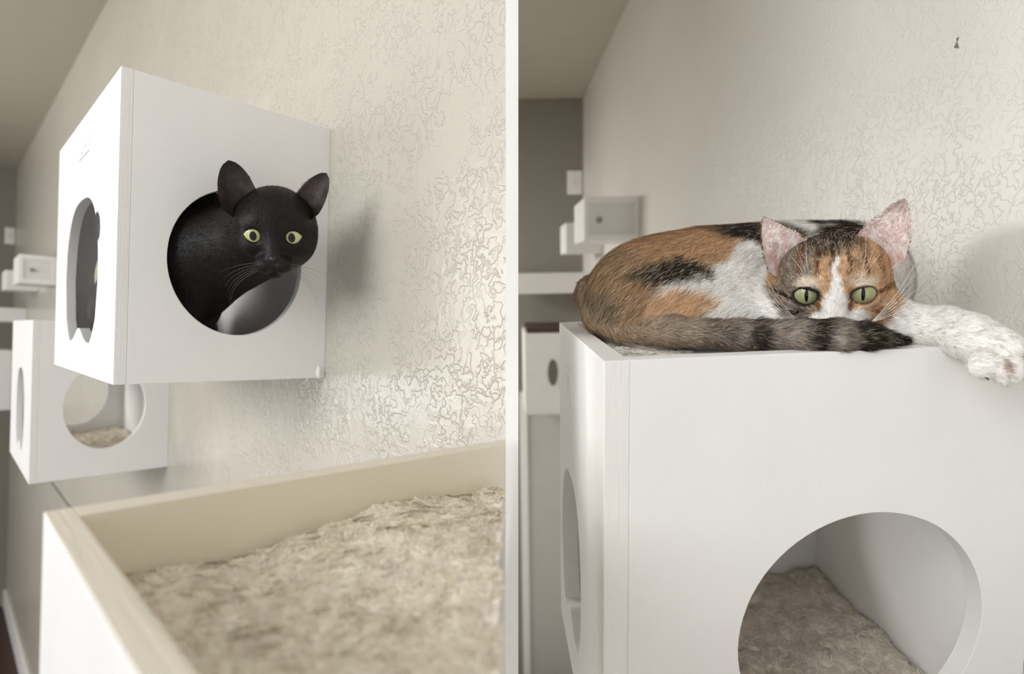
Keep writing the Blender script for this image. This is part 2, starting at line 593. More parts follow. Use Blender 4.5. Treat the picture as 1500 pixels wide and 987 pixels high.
def fleece(label, R, u0, u1, w0, w1, h, n, amp=0.004, length=0.006, warp=None, keep=None, color=(252, 244, 229), width=0.00055, hfun=None):
    base = Vector(((u0 + u1) / 2, (w0 + w1) / 2, h))
    T = thing('fleece_pad', label, 'pad', R @ Matrix.Translation(base), 'fleece pads of the cat cubes')
    wp = warp or (lambda p: p)
    hh = hfun or (lambda u, w: 0 * u)

    def height(u, w):
        q = np.stack([u, w, 0 * u], 1)
        e = np.minimum(np.minimum(u - u0, u1 - u), np.minimum(w - w0, w1 - w)) / 0.012
        e = np.clip(e, 0, 1)
        return h + amp * (vnoise(q * 28) + 0.55 * vnoise(q * 75 + 9) + 0.25 * vnoise(q * 170 + 5)) + hh(u, w) - 0.006 * (1 - e) ** 2
    N = 110
    uu, ww = np.meshgrid(np.linspace(u0, u1, N), np.linspace(w0, w1, N), indexing='ij')
    us, ws = uu.ravel(), ww.ravel()
    hs = height(us, ws)
    P = np.array([wp(p) for p in zip(us, ws, hs)]) - np.array(base)
    idx = np.arange(N * N).reshape(N, N)
    F = np.stack([idx[:-1, :-1], idx[1:, :-1], idx[1:, 1:], idx[:-1, 1:]], -1).reshape(-1, 4)
    if keep is not None:
        ok = keep(P + np.array(base))
        F = F[ok[F].all(1)]
    me = mesh_from('pad', P, F)
    me.polygons.foreach_set('use_smooth', [True] * len(me.polygons))
    o = obj('backing', me, M['fleece_base'], T)
    u = rng.uniform(u0 + 0.001, u1 - 0.001, n)
    w = rng.uniform(w0 + 0.001, w1 - 0.001, n)
    z = height(u, w)
    e = 0.0008
    nr = norm(np.stack([-(height(u + e, w) - z) / e, -(height(u, w + e) - z) / e, np.ones(n)], 1))
    P = np.array([wp(p) for p in zip(u, w, z)])
    if keep is not None:
        ok = keep(P, 0.0045)
        P, nr, u, w = P[ok], nr[ok], u[ok], w[ok]
    m = len(P)
    q = np.stack([u, w, 0 * u], 1)
    ang = 4.5 * vnoise(q * 60 + 3) + 2.6 * vnoise(q * 220 + 17) + 0.6 * rng.normal(size=m)
    flow = np.stack([np.cos(ang), np.sin(ang), 0.02 * np.ones(m)], 1)
    lift = 0.16 + 0.25 * vnoise(q * 120 + 31) + 0.08 * rng.normal(size=m)
    cb = LN(*color)
    tone = (0.96 + 0.07 * vnoise(q * 150 + 7) + 0.05 * rng.normal(size=m))[:, None]
    c = np.clip(cb * tone, 0, 0.97)
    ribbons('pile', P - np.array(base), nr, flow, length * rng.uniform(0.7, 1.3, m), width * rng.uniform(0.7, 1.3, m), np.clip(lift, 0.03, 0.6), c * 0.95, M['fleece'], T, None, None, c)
    return T


in_cut = lambda P, m=0.0012: P @ np.array(CUT_N) < -m
fleece('thick cream fleece pad filling the open box in the left foreground', RL, 0.047, 0.33, 0.047, 0.316, -0.121, 130000, amp=0.0032, length=0.0055, keep=in_cut,
       hfun=lambda u, w: 0.010 * np.exp(-((u - 0.2) / 0.05) ** 2) + 0.004)
fleece('beige fleece pad on the floor of the cube beyond the black cat', RL, 0.134, 0.331, 1.343, 1.688, -0.248, 9000, length=0.008, width=0.001)
fleece('cream fleece pad on top of the cube beyond the black cat', RL, 0.134, 0.331, 1.343, 1.688, 0.006, 6000, length=0.009, width=0.001)
fleece('cream fleece pad under the calico cat', RR, 0.088, 0.415, 0.397, 0.66, -0.0705, 60000, amp=0.002, warp=shear, color=(252, 249, 243))
fleece('taupe fleece pad on the floor of the calico cat cube', RR, 0.088, 0.415, 0.397, 0.66, -0.400, 60000, warp=shear, length=0.007, color=(240, 233, 222))


# ------------------------------------------------------------------ things on the far walls
def shelf_box(label, R, u0, u1, w0, w1, h0, h1, face=None, top=None, cat='shelf'):
    base = Vector(((u0 + u1) / 2, w0, h0))
    T = thing('wall_shelf', label, cat, R @ Matrix.Translation(base), 'white shelves far along the wall')
    o = obj('body', slab('body', 1, w0, w1, rect(u0, u1, h0, h1), [], lambda p: [p[i] - base[i] for i in range(3)]), M['white'], T)
    soften(o, 0.004)
    if face:
        o2 = obj('front_frame', slab('front_frame', 1, w0 - 0.008, w0, rect(u0, u1, h0, h1), [rect(u0 + 0.012, u1 - 0.012, h0 + 0.018, h1 - 0.018)], lambda p: [p[i] - base[i] for i in range(3)]), M['trim_white'], T)
        cx, cy, r = face
        obj('knob', slab('knob', 1, w0 - 0.01, w0 + 0.002, ellipse(cx, cy, r, r, 20), [], lambda p: [p[i] - base[i] for i in range(3)]), M['steel'], T)
    if top:
        obj('dark_top', slab('dark_top', 1, w0, w1, rect(u0 + 0.012, u1, h1, h1 + top), [], lambda p: [p[i] - base[i] for i in range(3)]), M['grey_cloth'], T)
    return T


def plate(label, R, u0, u1, w, h0, h1):
    base = Vector(((u0 + u1) / 2, w, h0))
    sh = lambda p: [p[i] - base[i] for i in range(3)]
    T = thing('switch_plate', label, 'switch', R @ Matrix.Translation(base), 'switch plates on the far walls')
    soften(obj('plate', slab('plate', 1, w - 0.006, w, rect(u0, u1, h0, h1), [], sh), M['trim_white'], T), 0.003)
    cu, ch = (u0 + u1) / 2, (h0 + h1) / 2
    soften(obj('switch', slab('switch', 1, w - 0.012, w - 0.005, rect(cu - 0.007, cu + 0.007, ch - 0.016, ch + 0.016), [], sh), M['white'], T), 0.002)


plate('small white switch plate on the grey wall at the left edge', RL, 0.292, 0.340, FAR_L, 0.513, 0.618)
shelf_box('small white wall box with panelled front beyond the black cat', RL, 0.226, WL, 2.98, 3.2, 0.170, 0.285, face=(0.268, 0.225, 0.008))
shelf_box('thin white ledge behind the small wall box at the left edge', RL, 0.222, WL, 3.55, 3.75, 0.167, 0.26)
shelf_box('long white shelf near the left edge above the second cube', RL, 0.10, WL, 4.0, 4.3, 0.018, 0.093)
shelf_box('lowest white box shelf behind the second cube', RL, 0.10, 0.287, 4.0, 4.3, -0.45, -0.133)


plate('small white switch plate on the grey wall behind the calico cat', RR, 0.352, 0.430, FAR_R, 0.393, 0.514)
shelf_box('small white wall box with panelled front above the calico cat back', RR, 0.264, WR, 1.80, 2.04, 0.092, 0.227, face=(0.312, 0.156, 0.009))
shelf_box('thin white ledge behind the small wall box beside the calico cat', RR, 0.275, WR, 2.41, 2.62, 0.072, 0.20)
shelf_box('long white shelf on the grey wall behind the calico cat', RR, 0.02, WR, 2.62, 2.92, -0.105, -0.010)
hb = shelf_box('white box with a dark disc as its shaded hole left of the calico cat cube', RR, 0.104, 0.314, 2.62, 2.92, -0.68, -0.288, top=0.022)
ho = obj('hole_shade_disc', slab('hole_shade_disc', 1, -0.004, 0.01, ellipse(0.236 - 0.209, 0.204, 0.023, 0.063, 28)), M['groove'], hb)  # dark oval slab on the solid body paints the hole's inner shade


# ------------------------------------------------------------------ implicit surfaces for the cats
def sd_ell(p, c, r, rot=None):
    q = p - np.array(c, np.float32)
    if rot is not None:
        q = q @ np.array(rot, np.float32)
    r = np.array(r, np.float32)
    k0 = np.sqrt(np.sum((q / r) ** 2, 1))
    k1 = np.sqrt(np.sum((q / (r * r)) ** 2, 1)) + 1e-9
    return k0 * (k0 - 1) / k1


def sd_cone(p, a, b, ra, rb):
    a, b = np.array(a, np.float32), np.array(b, np.float32)
    ba = b - a
    t = np.clip(((p - a) @ ba) / (ba @ ba), 0, 1)
    return np.linalg.norm(p - a - t[:, None] * ba, axis=1) - (ra + (rb - ra) * t)


def smin(a, b, k):
    h = np.clip(0.5 + 0.5 * (b - a) / k, 0, 1)
    return b + (a - b) * h - k * h * (1 - h)


def smax(a, b, k):
    return -smin(-a, -b, k)


def rotx(d):
    c, s = math.cos(math.radians(d)), math.sin(math.radians(d))
    return np.array([[1, 0, 0], [0, c, -s], [0, s, c]])


def roty(d):
    c, s = math.cos(math.radians(d)), math.sin(math.radians(d))
    return np.array([[c, 0, s], [0, 1, 0], [-s, 0, c]])


def head_sdf(q, eye=(0.19, 0.155), tilt=12, cheek=1.0, lid=0.3, cran=0.90):
    """cat head, half width 1; +Y is the face, +Z up, eyes at z = 0"""
    d = sd_ell(q, (0, -0.22, 0.12), (cran, 0.92, 0.78))
    for s in (1, -1):
        d = smin(d, sd_ell(q, (0.52 * cheek * s, 0.06, -0.32 + 0.25 * (1 - cheek)), (0.49 * cheek, 0.52, 0.44 * cheek)), 0.18)
        d = smin(d, sd_ell(q, (0.36 * s, 0.34, 0.20), (0.34, 0.30, 0.30)), 0.20)
        d = smin(d, sd_ell(q, (0.40 * s, 0.38, -0.20), (0.30, 0.28, 0.24)), 0.16)
    d = smin(d, sd_ell(q, (0, 0.22, -0.50), (0.50 * cheek, 0.52, 0.34)), 0.16)
    d = smin(d, sd_cone(q, (0, 0.42, 0.22), (0, 0.80, -0.36), 0.26, 0.155), 0.14)
    for s in (1, -1):
        d = smin(d, sd_ell(q, (0.17 * s, 0.74, -0.56), (0.235, 0.26, 0.19)), 0.08)
    d = smin(d, sd_ell(q, (0, 0.64, -0.76), (0.19, 0.22, 0.13)), 0.07)
    for s in (1, -1):
        carve = sd_ell(q, (0.42 * s, 0.72, 0.0), (eye[0], 0.24, eye[1]), roty(tilt * s))
        carve = smax(carve, q[:, 2] - lid - 0.22 * (np.abs(q[:, 0]) - 0.42), 0.03)
        d = smax(d, -carve, 0.03)
    return d


def surface_nets(f, org, h):
    s = f < 0
    cnt = np.zeros(tuple(n - 1 for n in f.shape), np.int8)
    for a in (0, 1):
        for b in (0, 1):
            for c in (0, 1):
                cnt += s[a:s.shape[0] - 1 + a, b:s.shape[1] - 1 + b, c:s.shape[2] - 1 + c]
    act = (cnt > 0) & (cnt < 8)
    ijk = np.argwhere(act)
    ids = -np.ones(act.shape, np.int32)
    ids[act] = np.arange(len(ijk))
    acc = np.zeros((len(ijk), 3))
    num = np.zeros(len(ijk))
    cs = [(a, b, c) for a in (0, 1) for b in (0, 1) for c in (0, 1)]
    for p in cs:
        for ax in range(3):
            if p[ax] == 0:
                r = list(p)
                r[ax] = 1
                f0 = f[ijk[:, 0] + p[0], ijk[:, 1] + p[1], ijk[:, 2] + p[2]]
                f1 = f[ijk[:, 0] + r[0], ijk[:, 1] + r[1], ijk[:, 2] + r[2]]
                m = (f0 < 0) != (f1 < 0)
                t = np.where(m, f0 / np.where(m, f0 - f1, 1), 0)
                e = np.array(p, float)[None] + t[:, None] * np.eye(3)[ax]
                acc += e * m[:, None]
                num += m
    V = org + h * (ijk + acc / num[:, None])
    F = []
    for ax in range(3):
        a1, a2 = (ax + 1) % 3, (ax + 2) % 3
        sl0, sl1 = [slice(None)] * 3, [slice(None)] * 3
        sl0[ax], sl1[ax] = slice(0, -1), slice(1, None)
        ch = s[tuple(sl0)] != s[tuple(sl1)]
        e = np.argwhere(ch)
        e = e[(e[:, a1] > 0) & (e[:, a2] > 0) & (e[:, a1] < f.shape[a1] - 1) & (e[:, a2] < f.shape[a2] - 1)]
        ins = s[e[:, 0], e[:, 1], e[:, 2]]
        qs = []
        for d1, d2 in ((1, 1), (0, 1), (0, 0), (1, 0)):
            c = e.copy()
            c[:, a1] -= d1
            c[:, a2] -= d2
            qs.append(ids[c[:, 0], c[:, 1], c[:, 2]])
        q = np.stack(qs, 1)
        q[~ins] = q[~ins][:, ::-1]
        F.append(q)
    return V, np.concatenate(F)


def rodr(w):
    w = np.array(w, float)
    t = np.linalg.norm(w)
    k = w / t
    K = np.array([[0, -k[2], k[1]], [k[2], 0, -k[0]], [-k[1], k[0], 0]])
    return np.eye(3) + math.sin(t) * K + (1 - math.cos(t)) * K @ K


HS = 0.0475                                       # half a head's width
FACE = np.diag([-1.0, -1.0, 1.0])                 # a head that looks at the lens


def ear_mesh(s, B, T, hw0, cup, S=None, tip=(1.7, 0.7), ns=18, nt=14, th=0.045):
    """one ear as a cupped shell with thickness; returns verts (head units), quads, side flag (1 = inner)"""
    B, T = np.array(B, float), np.array(T, float)
    ax = T - B
    S = np.array(S if S is not None else (0.80, 0.25, -0.50), float)
    S -= ax * (S @ ax) / (ax @ ax)
    S /= np.linalg.norm(S)
    Nn = np.cross(S, ax / np.linalg.norm(ax))
    if Nn[1] < 0:
        Nn = -Nn
    V, flag = [], []
    for layer in (0, 1):
        for i in range(ns + 1):
            u = -0.35 + 1.35 * i / ns
            uu = max(u, 0)
            hw = hw0 * max(1 - uu ** tip[0], 0.0) ** tip[1]
            for j in range(nt + 1):
                t = -1 + 2 * j / nt
                p = B + ax * u + S * hw * t - Nn * cup * (1 - t * t) * (1 - 0.55 * uu) * (hw / hw0) + Nn * 0.10 * max(t, 0) ** 2 * (1 - uu)
                if u < 0:                           # the root sinks into the skull
                    p = p + (np.array([0.25, -0.3, 0.1]) - p) * (-u) * 1.1
                edge = (1 - t * t) ** 0.5
                if layer:
                    p = p - Nn * th * (0.35 + 0.65 * edge)
                V.append(p * np.array([s, 1, 1]))
                flag.append(1 - layer)
    n1 = (ns + 1) * (nt + 1)
    F = []
    I = lambda l, i, j: l * n1 + i * (nt + 1) + j
    for i in range(ns):
        for j in range(nt):
            F.append((I(0, i, j), I(0, i, j + 1), I(0, i + 1, j + 1), I(0, i + 1, j)))
            F.append((I(1, i, j), I(1, i + 1, j), I(1, i + 1, j + 1), I(1, i, j + 1)))
        for j in (0, nt):
            F.append((I(0, i, j), I(0, i + 1, j), I(1, i + 1, j), I(1, i, j)))
    for j in range(nt):
        F.append((I(0, ns, j), I(0, ns, j + 1), I(1, ns, j + 1), I(1, ns, j)))
    V = np.array(V)
    Fa = np.array(F)
    # orient: inner layer faces forward
    a, b, c = V[Fa[0, 0]], V[Fa[0, 1]], V[Fa[0, 2]]
    if np.cross(b - a, c - a)[1] < 0:
        Fa = Fa[:, ::-1]
    return V, Fa, np.array(flag)


def eye_material(name, iris, iris2, pupil):
    nt = NT(name)
    c = nt.n('ShaderNodeTexCoord')
    sp = nt.n('ShaderNodeSeparateXYZ')
    nt.l(c.outputs['Object'], sp.inputs[0])

    def scaled(out, k):
        m = nt.n('ShaderNodeMath', operation='DIVIDE')
        nt.l(out, m.inputs[0])
        m.inputs[1].default_value = k
        return m.outputs[0]

    def radius(kx, kz):
        cb = nt.n('ShaderNodeCombineXYZ')
        nt.l(scaled(sp.outputs[0], kx), cb.inputs[0])
        nt.l(scaled(sp.outputs[2], kz), cb.inputs[2])
        ln = nt.n('ShaderNodeVectorMath', operation='LENGTH')
        nt.l(cb.outputs[0], ln.inputs[0])
        return ln.outputs['Value']
    ir = ramp(nt, radius(0.24, 0.24), [(0.0, iris2), (0.45, iris), (0.80, iris), (0.93, (0.02, 0.018, 0.012, 1))])
    pu = ramp(nt, radius(*pupil), [(0.90, g(0)), (1.0, g(1))])
    mx = nt.n('ShaderNodeMix', data_type='RGBA')
    nt.l(pu, mx.inputs['Factor'])
    mx.inputs[6].default_value = (0.006, 0.006, 0.008, 1)
    nt.l(ir, mx.inputs[7])
    nt.l(mx.outputs[2], nt.b.inputs['Base Color'])
    nt.b.inputs['Roughness'].default_value = 0.22
    nt.b.inputs['Coat Weight'].default_value = 0.6
    nt.b.inputs['Specular IOR Level'].default_value = 0.15
    nt.b.inputs['Coat Roughness'].default_value = 0.03
    return nt.m


def tube(name, paths, rad, mat, parent):
    for path in paths:
        V, F = [], []
        P = [np.array(p, float) for p in path]
        m = len(P)
        k0 = len(V)
        for i, p in enumerate(P):
            d = P[min(i + 1, m - 1)] - P[max(i - 1, 0)]
            d /= np.linalg.norm(d)
            a = np.cross(d, (0, 1, 0.3))
            a /= np.linalg.norm(a)
            b = np.cross(d, a)
            r = rad * (1 - 0.85 * i / (m - 1))
            for j in range(4):
                V.append(p + r * (a * math.cos(j * math.pi / 2) + b * math.sin(j * math.pi / 2)))
        for i in range(m - 1):
            for j in range(4):
                F.append((k0 + 4 * i + j, k0 + 4 * i + (j + 1) % 4, k0 + 4 * i + 4 + (j + 1) % 4, k0 + 4 * i + 4 + j))
        obj(name, mesh_from(name, V, F), mat, parent)


def bez(p0, p1, p2, n=9):
    p0, p1, p2 = (np.array(p, float) for p in (p0, p1, p2))
    return [(1 - t) ** 2 * p0 + 2 * t * (1 - t) * p1 + t * t * p2 for t in np.linspace(0, 1, n)]


def sample(V, F, n, weight=None):
    T = np.concatenate([F[:, [0, 1, 2]], F[:, [0, 2, 3]]])
    a, b, c = V[T[:, 0]], V[T[:, 1]], V[T[:, 2]]
    cr = np.cross(b - a, c - a)
    ar = np.linalg.norm(cr, axis=1)
    p = ar * (weight((a + b + c) / 3) if weight else 1)
    pick = rng.choice(len(T), n, p=p / p.sum())
    r1, r2 = rng.random(n), rng.random(n)
    fl = r1 + r2 > 1
    r1[fl], r2[fl] = 1 - r1[fl], 1 - r2[fl]
    return T[pick], r1, r2


def vertex_normals(V, F):
    N = np.zeros_like(V)
    fn = np.cross(V[F[:, 2]] - V[F[:, 0]], V[F[:, 3]] - V[F[:, 1]])
    for k in range(4):
        np.add.at(N, F[:, k], fn)
    return norm(N)


M['black_fur'] = vcol('black_fur', 0.5, 0.25, 0.0)
M['calico_fur'] = vcol('calico_fur', 0.75, 0.2, 0.0)
M['black_strand'] = vcol('black_strand', 0.5, 0.25)
M['calico_strand'] = vcol('calico_strand', 0.75, 0.0, 0.0, True)
M['skin'] = vcol('cat_skin', 0.7, 0.2)
M['nose_dark'] = plain('dark_nose', lin(44, 42, 43), 0.35, 0.2, 900)
M['nose_pink'] = plain('pink_nose', lin(205, 160, 150), 0.45, 0.2, 900)
M['whisker_white'] = plain('white_whisker', lin(235, 232, 226), 0.5, 0.0)
M['whisker_dark'] = plain('grey_whisker', lin(96, 90, 84), 0.5, 0.0)
M['claw'] = plain('dark_claw', lin(70, 60, 58), 0.4, 0.0)


def build_cat(name, label, base, pos, rv, body, lo, hi, res, headkw, ears, colfun, flowfun, nhair, lenfun, fur_mat, iris, iris2, pupil, nose_mat, hair_w, eyes_gaze=(0, 0), earcol=None, kblend=0.03, liftv=0.35, wfun=None, clump=0.22, strand_mat=None, sx=1.0):
    R = rodr(rv) @ FACE
    pos = np.array(pos)
    base = np.array(base, float)
    T = thing(name, label, 'cat', Matrix.Translation(Vector(base + CAM)))
    SX = np.array([sx, 1, 1])
    to_head = lambda p: ((p - pos) @ R) / HS / SX
    to_world = lambda q: (q * SX * HS) @ R.T + pos
    nx = [int((hi[i] - lo[i]) / res) + 1 for i in range(3)]
    ax = [lo[i] + res * np.arange(nx[i]) for i in range(3)]
    G = np.stack(np.meshgrid(*ax, indexing='ij'), -1).reshape(-1, 3).astype(np.float32)
    d = np.full(len(G), 1e3, np.float32)
    for fn, k in body:
        d = smin(d, fn(G).astype(np.float32), k)
    q = to_head(G).astype(np.float32)
    near = np.linalg.norm(q, axis=1) < 2.3
    dh = np.full(len(G), 1e3, np.float32)
    dh[near] = head_sdf(q[near], **headkw) * HS
    # the eye sockets stay open where neck and head blend
    d = smin(d, dh, kblend)
    V, F = surface_nets(d.reshape(nx), np.array(lo), res)
    # light smoothing of the grid steps
    for _ in range(2):
        acc = np.zeros_like(V)
        cn = np.zeros(len(V))
        for k in range(4):
            np.add.at(acc, F[:, k], V[F[:, (k + 1) % 4]])
            np.add.at(acc, F[:, (k + 1) % 4], V[F[:, k]])
            np.add.at(cn, F[:, k], 1)
            np.add.at(cn, F[:, (k + 1) % 4], 1)
        V = 0.6 * V + 0.4 * acc / cn[:, None]
    nb = len(V)
    parts = [(V, F, np.zeros(len(V)))]
    off = nb
    for s, kw in zip((1, -1), ears):
        ev, ef, fl = ear_mesh(s, **kw)
        parts.append((to_world(ev), ef + off, fl + 1))
        off += len(ev)
    V = np.concatenate([p[0] for p in parts])
    F = np.concatenate([p[1] for p in parts])
    flag = np.concatenate([p[2] for p in parts])          # 0 body, 1 ear back, 2 ear inside
    N = vertex_normals(V, F)
    q = to_head(V)
    C = colfun(V, q, flag)
    me = mesh_from('body', V - base, F)
    me.polygons.foreach_set('use_smooth', [True] * len(me.polygons))
    a = me.color_attributes.new('Col', 'FLOAT_COLOR', 'POINT')
    a.data.foreach_set('color', np.concatenate([C, np.ones((len(C), 1))], 1).astype(np.float32).reshape(-1))
    obj('body', me, fur_mat, T)
    # fur
    tri, r1, r2 = sample(V, F, nhair, wfun)
    L = lambda A: A[tri[:, 0]] * (1 - r1 - r2)[:, None] + A[tri[:, 1]] * r1[:, None] + A[tri[:, 2]] * r2[:, None]
    P, Nn = L(V), norm(L(N))
    fl = flag[tri[:, 0]]
    qh = to_head(P)
    eyed = np.minimum(np.hypot((qh[:, 0] - 0.42) / 1.15, qh[:, 2]), np.hypot((qh[:, 0] + 0.42) / 1.15, qh[:, 2]))
    ok = ~((eyed < 0.20) & (qh[:, 1] > 0.25) & (fl == 0))
    ok &= ~((np.abs(qh[:, 0]) < 0.10) & (np.abs(qh[:, 2] + 0.42) < 0.09) & (qh[:, 1] > 0.8))
    P, Nn, qh, fl = P[ok], Nn[ok], qh[ok], fl[ok]
    C = colfun(P, qh, fl, True)
    flow = flowfun(P, qh, fl, R)
    ln = lenfun(P, qh, fl)
    flow = flow + 0.22 * rng.normal(size=flow.shape)
    cl = 0.18 * np.stack([vnoise(P * 160 + k * 13) for k in range(3)], 1)
    n = len(P)
    tone = np.clip(1 + 0.16 * rng.normal(size=(n, 1)) + clump * vnoise(P * 330 + 5)[:, None], 0.4, 1.6)
    C = np.clip(C * tone, 0, 1)
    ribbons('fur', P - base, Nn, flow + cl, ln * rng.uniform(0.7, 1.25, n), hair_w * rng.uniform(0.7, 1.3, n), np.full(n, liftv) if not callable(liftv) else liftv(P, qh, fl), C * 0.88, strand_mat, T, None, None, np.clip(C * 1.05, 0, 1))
    # eyes: ball in head units, local +Y towards the gaze
    em = eye_material(name + '_eye', iris, iris2, pupil)
    Rm = Matrix(R.tolist())
    for s in (1, -1):
        bm = bmesh.new()
        bmesh.ops.create_uvsphere(bm, u_segments=40, v_segments=24, radius=0.25)
        m2 = bpy.data.meshes.new('eye')
        bm.to_mesh(m2)
        bm.free()
        m2.polygons.foreach_set('use_smooth', [True] * len(m2.polygons))
        e = obj('eye', m2, em, T)
        gz = Matrix.Rotation(math.radians(eyes_gaze[0]), 3, 'Z') @ Matrix.Rotation(math.radians(eyes_gaze[1]), 3, 'X')
        w = to_world(np.array([[0.415 * s, 0.395, 0.0]]))[0] - base
        e.matrix_local = Matrix.Translation(Vector(w)) @ (Rm @ gz).to_4x4() @ Matrix.Scale(HS, 4)
    # nose: a small rounded triangle
    pts = [(-0.115, 0.90, -0.33), (0.115, 0.90, -0.33), (0.06, 0.96, -0.45), (0.0, 0.955, -0.52), (-0.06, 0.96, -0.45), (0, 1.005, -0.38), (0, 0.86, -0.30), (-0.05, 0.985, -0.36), (0.05, 0.985, -0.36)]
    nv = to_world(np.array(pts)) - base
    bm = bmesh.new()
    for p in nv:
        bm.verts.new(p)
    bmesh.ops.convex_hull(bm, input=bm.verts[:])
    m3 = bpy.data.meshes.new('nose')
    bm.to_mesh(m3)
    bm.free()
    no = obj('nose', m3, nose_mat, T)
    ss = no.modifiers.new('round', 'SUBSURF')
    ss.levels = ss.render_levels = 2
    return T, to_world, base


def P3(px, py, d):
    """design helper: a point on the sight line of the survey, `d` metres deep"""
    return np.array([(px - 750) / 826 * d, d, -(py - 493.5) / 826 * d])


def blob(x, y, cx, cy, rx, ry, rot=0):
    c, s = math.cos(math.radians(rot)), math.sin(math.radians(rot))
    dx, dy = x - cx, y - cy
    return 1 - np.hypot((dx * c + dy * s) / rx, (-dx * s + dy * c) / ry)


def mixc(C, col_, w):
    w = np.clip(w, 0, 1)[:, None]
    return C * (1 - w) + np.array(col_) * w


# ------------------------------------------------------------------ black cat
bp, br = (-0.2467, 0.5874, 0.1102), (0.3644, 0.0536, 0.3234)
RLn = np.array(RL.to_3x3())
loc = lambda u, w, h: RLn @ np.array([u, w, h])
hb_ = rodr(br) @ FACE
neck0 = (np.array([0, -0.45, -0.15]) * HS) @ hb_.T + np.array(bp)
black_body = [
    (lambda p: sd_cone(p, neck0, loc(0.205, 0.735, 0.075), 0.038, 0.058), 0.01),
    (lambda p: sd_cone(p, loc(0.195, 0.745, 0.085), loc(0.20, 0.92, 0.025), 0.060, 0.060), 0.04),
    (lambda p: sd_cone(p, loc(0.196, 0.72, 0.03), loc(0.188, 0.70, -0.030), 0.030, 0.016), 0.03),
    (lambda p: sd_cone(p, loc(0.225, 0.78, 0.02), loc(0.20, 0.765, -0.030), 0.026, 0.014), 0.03),
    (lambda p: sd_ell(p, loc(0.25, 0.96, 0.0), (0.06, 0.06, 0.042)), 0.03),
    (lambda p: sd_ell(p, loc(0.19, 0.765, 0.124), (0.068, 0.064, 0.062)), 0.04),
]


def black_col(P, q, fl, hair=False):
    n = len(P)
    C = np.tile(LN(15, 13, 12), (n, 1))
    C = mixc(C, LN(22, 19, 17), 0.5 + 0.5 * vnoise(P * 60))
    face = np.linalg.norm(q, axis=1) < 1.6
    C = mixc(C, LN(50, 44, 43), 0.9 * (fl == 2) * 1.0)
    C = mixc(C, LN(92, 78, 78), 0.75 * (fl == 2) * np.clip(1 - np.abs(q[:, 2] - 0.85) / 0.5, 0, 1) * np.clip(vnoise(P * 140) + 0.6, 0, 1))
    mz = face & (fl == 0)
    C = mixc(C, LN(40, 38, 38), 0.5 * mz * np.clip(1.2 - np.hypot(q[:, 0] / 0.4, (q[:, 2] + 0.35) / 0.35), 0, 1))
    return C


def black_flow(P, q, fl, R):
    v = q - np.array([0, 1.05, -0.40])
    v[fl > 0] = np.array([0.3, -0.1, 1.0]) * np.where(q[fl > 0][:, :1] > 0, [[1, 1, 1]], [[-1, 1, 1]])
    hd = norm(v) @ R.T
    bd = np.tile(loc(0.0, 0.8, -0.45), (len(P), 1))
    w = np.clip((np.linalg.norm(q, axis=1) - 1.05) / 0.6, 0, 1)[:, None]
    return hd * (1 - w) + bd * w


def black_len(P, q, fl):
    l = np.full(len(P), 0.0042)
    r = np.linalg.norm(q, axis=1)
    l[(r < 1.3) & (q[:, 1] > 0.1)] = 0.0028
    l[fl > 0] = 0.0022
    return l


blo = np.minimum(loc(0.13, 1.04, -0.046), np.array(bp)) - 0.005
pts_ = np.array([loc(u, w, h) for u in (0.13, 0.33) for w in (0.62, 1.02) for h in (-0.047, 0.212)] + [np.array(bp) + np.array(v) * 0.068 for v in ((1, 1, 1), (-1, -1, -1))])
E_BL = dict(B=(0.76, -0.12, 0.54), T=(0.98, -0.26, 1.40), hw0=0.42, cup=0.24, S=(0.95, 0.15, -0.2), tip=(2.3, 0.62))
E_BR = dict(B=(0.72, -0.12, 0.56), T=(1.20, -0.30, 1.30), hw0=0.36, cup=0.22, S=(0.75, 0.35, -0.45), tip=(2.1, 0.65))
black, bw, bbase = build_cat('black_cat', 'sleek black cat with yellow-green eyes peering out of the round hole', loc(0.21, 0.8, -0.046), bp, br, black_body, pts_.min(0) - 0.004, pts_.max(0) + 0.004, 0.0017,
    dict(eye=(0.205, 0.180), tilt=-6, cheek=0.78, cran=0.84), (E_BL, E_BR), black_col, black_flow, 70000, black_len, M['black_fur'], lin(196, 198, 140), lin(214, 216, 166), (0.075, 0.105), M['nose_dark'], 0.00022, (-2, 0), liftv=0.22, kblend=0.025, strand_mat=M['black_strand'], sx=0.9)
wk = []
for s in (1, -1):
    for i in range(6):
        r0 = np.array([0.26 * s, 0.84, -0.50 - 0.03 * i])
        r1 = np.array([(0.75 + 0.05 * i) * s, 0.95, -0.52 - 0.08 * i])
        r2 = np.array([(1.15 - 0.04 * i) * s, 0.75, -0.75 - 0.16 * i])
        wk.append(bez(*[bw(x[None])[0] - bbase for x in (r0, r1, r2)]))
tube('whisker', wk, 0.00022, M['whisker_dark'], black)

